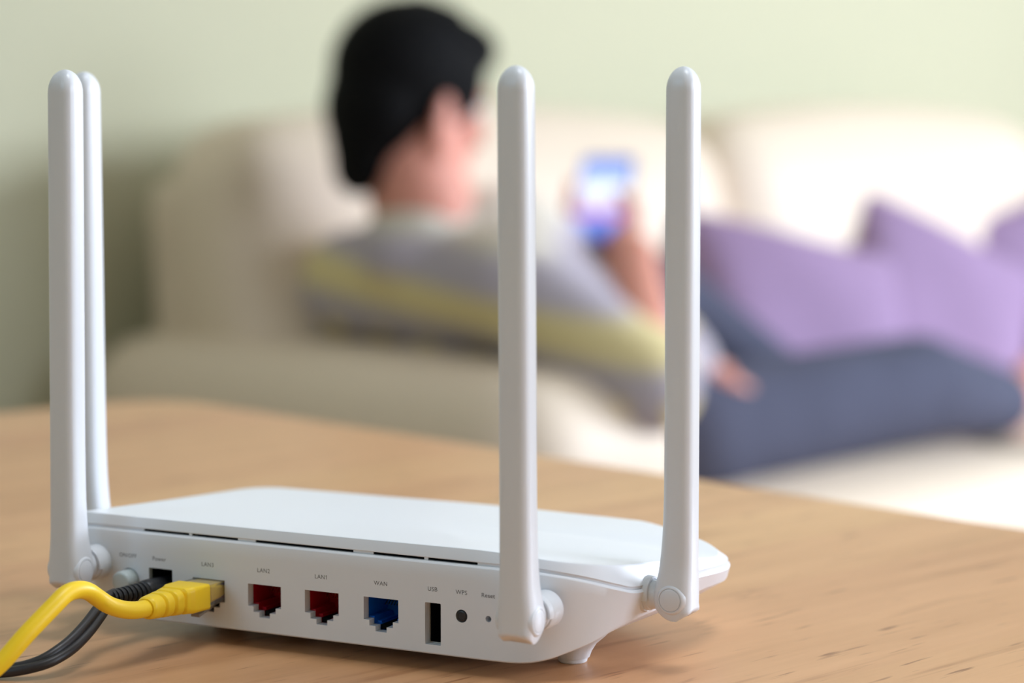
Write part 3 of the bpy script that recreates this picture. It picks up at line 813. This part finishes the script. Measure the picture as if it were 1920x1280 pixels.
sk += [('ell', H(0, -.008, .018), (.073, .092, .088), HM), ('ell', H(0, .028, -.035), (.060, .062, .075), HM), ('ell', H(0, .060, -.082), (.030, .026, .026), HM),
       ('ell', H(0, .045, -.060), (.045, .040, .040), HM), ('ell', H(0, .088, -.012), (.011, .017, .022), HM), ('ell', H(0, .100, -.028), (.015, .013, .011), HM),
       ('ell', H(0, .082, -.058), (.022, .014, .006), HM), ('ell', H(0, .081, -.067), (.019, .013, .006), HM), ('ell', H(0, .074, .022), (.050, .020, .012), HM)]
for s in (-1, 1):
    sk += [('ell', H(s * .079, -.006, -.028), (.008, .019, .035), HM @ Matrix.Rotation(s * .4, 3, 'Z')), ('ell', H(s * .074, .002, -.058), (.007, .010, .013), HM), ('ell', H(s * .042, .058, -.022), (.022, .022, .018), HM)]
sk += [('cap', H(.006, .0, -.06), .060, neck + V((.012, .014, -.03)), .066), ('cap', shL, .058, shR, .058), ('cap', neck + V((0, .02, -.03)), .07, chest, .115), ('cap', chest, .115, waist, .11), ('cap', waist, .10, pel, .098),
       ('cap', shR, .052, elR, .038), ('cap', elR, .042, wrR, .029), ('cap', shL, .052, elL, .038), ('cap', elL, .038, wrL, .026),
       ('cap', hpR, .062, knR, .052), ('cap', knR, .050, anR, .036), ('cap', hpL, .062, knL, .048), ('cap', knL, .046, anL, .036)]
# feet
for an, toe in ((anR, V((-1.965, 2.96, 0.475))), (anL, V((-1.99, 2.63, 0.430)))):
    d = (toe - an).normalized()
    sk += [('cap', an, .034, an + d * .05 + V((0, 0, -.01)), .032), ('cap', an + V((0, -.01, -.018)), .030, toe, .026)]
    sd = d.cross(V((0, 0, 1))).normalized()
    for k in range(5): sk.append(('cap', toe + sd * (.022 - k * .011), .010, toe + sd * (.024 - k * .012) + d * (.045 - k * .005), .0085 if k else .011))
# phone frame of reference
pu = V((-.43, .62, .66)).normalized(); pw = V((.82, .57, 0)).normalized(); pn = pw.cross(pu).normalized()
if pn.z < 0: pn = -pn
pc = V((-2.033, 2.100, 0.750))
def PH(x, y, z): return pc + pw * x + pu * y + pn * z
palm = PH(.024, -.040, -.030)
sk += [('cap', wrR, .024, PH(.030, -.058, -.022), .024), ('cap', PH(.034, -.056, -.024), .019, PH(.020, -.022, -.028), .017), ('cap', PH(.020, -.060, -.026), .016, PH(.004, -.030, -.026), .014)]
for k in range(4):      # fingers run behind the phone and close round its left edge
    y = -.052 + k * .021
    base = PH(.022, y, -.026); ln = (.9, 1.0, 1.05, .95)[k]
    p1 = PH(-.004, y + .004, -.0235); p2 = PH(-.026 * ln, y + .007, -.017); p3 = PH(-.0405, y + .009, -.004); p4 = PH(-.0385, y + .010, .007)
    for a, b, ra, rb in ((base, p1, .0095, .009), (p1, p2, .009, .0082), (p2, p3, .0082, .0075), (p3, p4, .0075, .0068)): sk.append(('cap', a, ra, b, rb))
t0, t1, t2, t3 = PH(.036, -.058, -.016), PH(.044, -.038, -.002), PH(.040, -.020, .010), PH(.026, -.004, .0125)
for a, b, ra, rb in ((t0, t1, .013, .011), (t1, t2, .011, .0098), (t2, t3, .0098, .0085)): sk.append(('cap', a, ra, b, rb))
# left hand resting in the lap
lh = V((-1.955, 2.245, 0.560)); hd = (lh - wrL).normalized(); sdv = hd.cross(V((0, 0, 1))).normalized()
hd = V((.25, .9, -.30)).normalized(); sdv = hd.cross(V((0, 0, 1))).normalized(); lh = wrL + hd * .050
sk += [('cap', wrL, .024, lh, .024), ('cap', wrL + sdv * .014 + hd * .02, .017, lh + sdv * .020, .015), ('cap', wrL - sdv * .014 + hd * .02, .017, lh - sdv * .020, .015)]
for k in range(4):
    b0 = lh + sdv * (-.026 + k * .0175) + hd * .008; ln = (.8, .95, 1.05, .95)[k]
    b1 = b0 + hd * .030 * ln + V((0, 0, -.004)); b2 = b1 + hd * .022 * ln + V((0, 0, -.010)); b3 = b2 + hd * .012 * ln + V((0, 0, -.014))
    for a, b, ra, rb in ((b0, b1, .0092, .0088), (b1, b2, .0088, .008), (b2, b3, .008, .007)): sk.append(('cap', a, ra, b, rb))
b0 = wrL + sdv * .028 + hd * .018; b1 = b0 + sdv * .014 + hd * .025; b2 = b1 + hd * .026 + V((0, 0, -.006))
for a, b, ra, rb in ((b0, b1, .012, .0105), (b1, b2, .0105, .009)): sk.append(('cap', a, ra, b, rb))

person = remeshed('person', sk, 0.0045, M['skin'], None, 3, 0.5)
tag(person, 'person with short black hair in patterned jumper reclining on the sofa, holding a phone', 'person')
# jumper
sw = [('cap', shL, .070, shR, .070), ('cap', neck + V((0, .02, -.035)), .082, chest, .132), ('cap', chest, .132, waist, .128), ('cap', waist, .128, pel + V((0, 0, .01)), .125),
      ('cap', shR, .068, elR, .056), ('cap', elR, .054, elR.lerp(wrR, .16), .047), ('cap', shL, .066, elL, .056), ('cap', elL, .054, elL.lerp(wrL, .85), .040),
      ('cap', neck + V((0, -.004, -.034)), .074, neck + V((.004, .0, -.024)), .070), ('cap', chest + V((.06, -.02, .01)), .09, elR + V((-.05, .04, .0)), .06)]
remeshed('jumper', sw, 0.006, M['sweater'], person, 8, 0.6)['label'] = 'cream jumper with grey and yellow knitted bands'
jn = [('cap', pel, .120, hpR + V((0, .02, -.004)), .080), ('cap', pel, .128, hpL, .088), ('cap', hpR, .080, knR, .074), ('cap', knR, .072, anR.lerp(knR, .12), .050), ('cap', hpL, .085, knL, .058), ('cap', knL, .058, anL.lerp(knL, .12), .050)]
remeshed('jeans', jn, 0.006, M['denim'], person, 6, 0.6)['label'] = 'grey blue jeans'
# hair
hs = [('ell', H(0, -.014, .030), (.083, .101, .092), HM), ('ell', H(0, -.050, -.015), (.070, .062, .080), HM), ('ell', H(0, -.058, -.055), (.050, .042, .055), HM), ('ell', H(-.004, -.056, -.085), (.043, .030, .045), HM), ('ell', H(0, .045, .075), (.062, .052, .038), HM)]
for s in (-1, 1):
    hs += [('ell', H(s * .062, .010, .025), (.020, .045, .045), HM)]
rnd = random.Random(5)
for k in range(60):
    a = rnd.uniform(0, 2 * PI); r = rnd.uniform(0, .9); x, y = r * math.cos(a) * .078, r * math.sin(a) * .092 - .01
    z = .03 + .088 * math.sqrt(max(0, 1 - r * r))
    p = H(x, y, z); q = H(x * 1.15, y + .018, z + .004); hs.append(('cap', p, .009, q, .004))
remeshed('hair', hs, 0.005, M['hair'], person, 3, 0.5)['label'] = 'short black hair'
for s in (-1, 1):
    e = H(s * .031, .072, .003)
    bm = bmesh.new(); bmesh.ops.create_uvsphere(bm, u_segments=16, v_segments=12, radius=.0115, matrix=Matrix.Translation(e))
    ey = link_bm('eye', bm, M['eyewhite'], person)
    bm = bmesh.new(); bmesh.ops.create_uvsphere(bm, u_segments=16, v_segments=12, radius=.0062, matrix=Matrix.Translation(e + (HM @ V((0, .0068, -.002)))))
    link_bm('iris', bm, M['hair'], ey)

# phone
RP = Matrix((pw, pu, pn)).transposed()
phone = empty('smartphone'); phone.matrix_world = Matrix.Translation(pc) @ RP.to_4x4()
tag(phone, 'smartphone with a bright blue and white screen held up in the right hand', 'phone')
lp = [[(x, y, z) for x, y in rounded_rect(-.0345 + i, .0345 - i, -.079 + i, .079 - i, .009, 6)] for z, i in ((-.0085, .003), (-.0075, .0012), (-.006, 0), (-.002, 0), (-.0005, .001), (0, .002))]
loft('case', lp, M['black'], phone)
link_mesh('screen', [(x, y, z) for z in (0.0, .0003) for x, y in rounded_rect(-.0315, .0315, -.074, .074, .006, 5)],
          [tuple(range(24)), tuple(range(24, 48))] + [(i, (i + 1) % 24, 24 + (i + 1) % 24, 24 + i) for i in range(24)], M['screen'], phone, smooth=False)['label'] = 'lit screen'
print('scene built', len(bpy.data.objects))
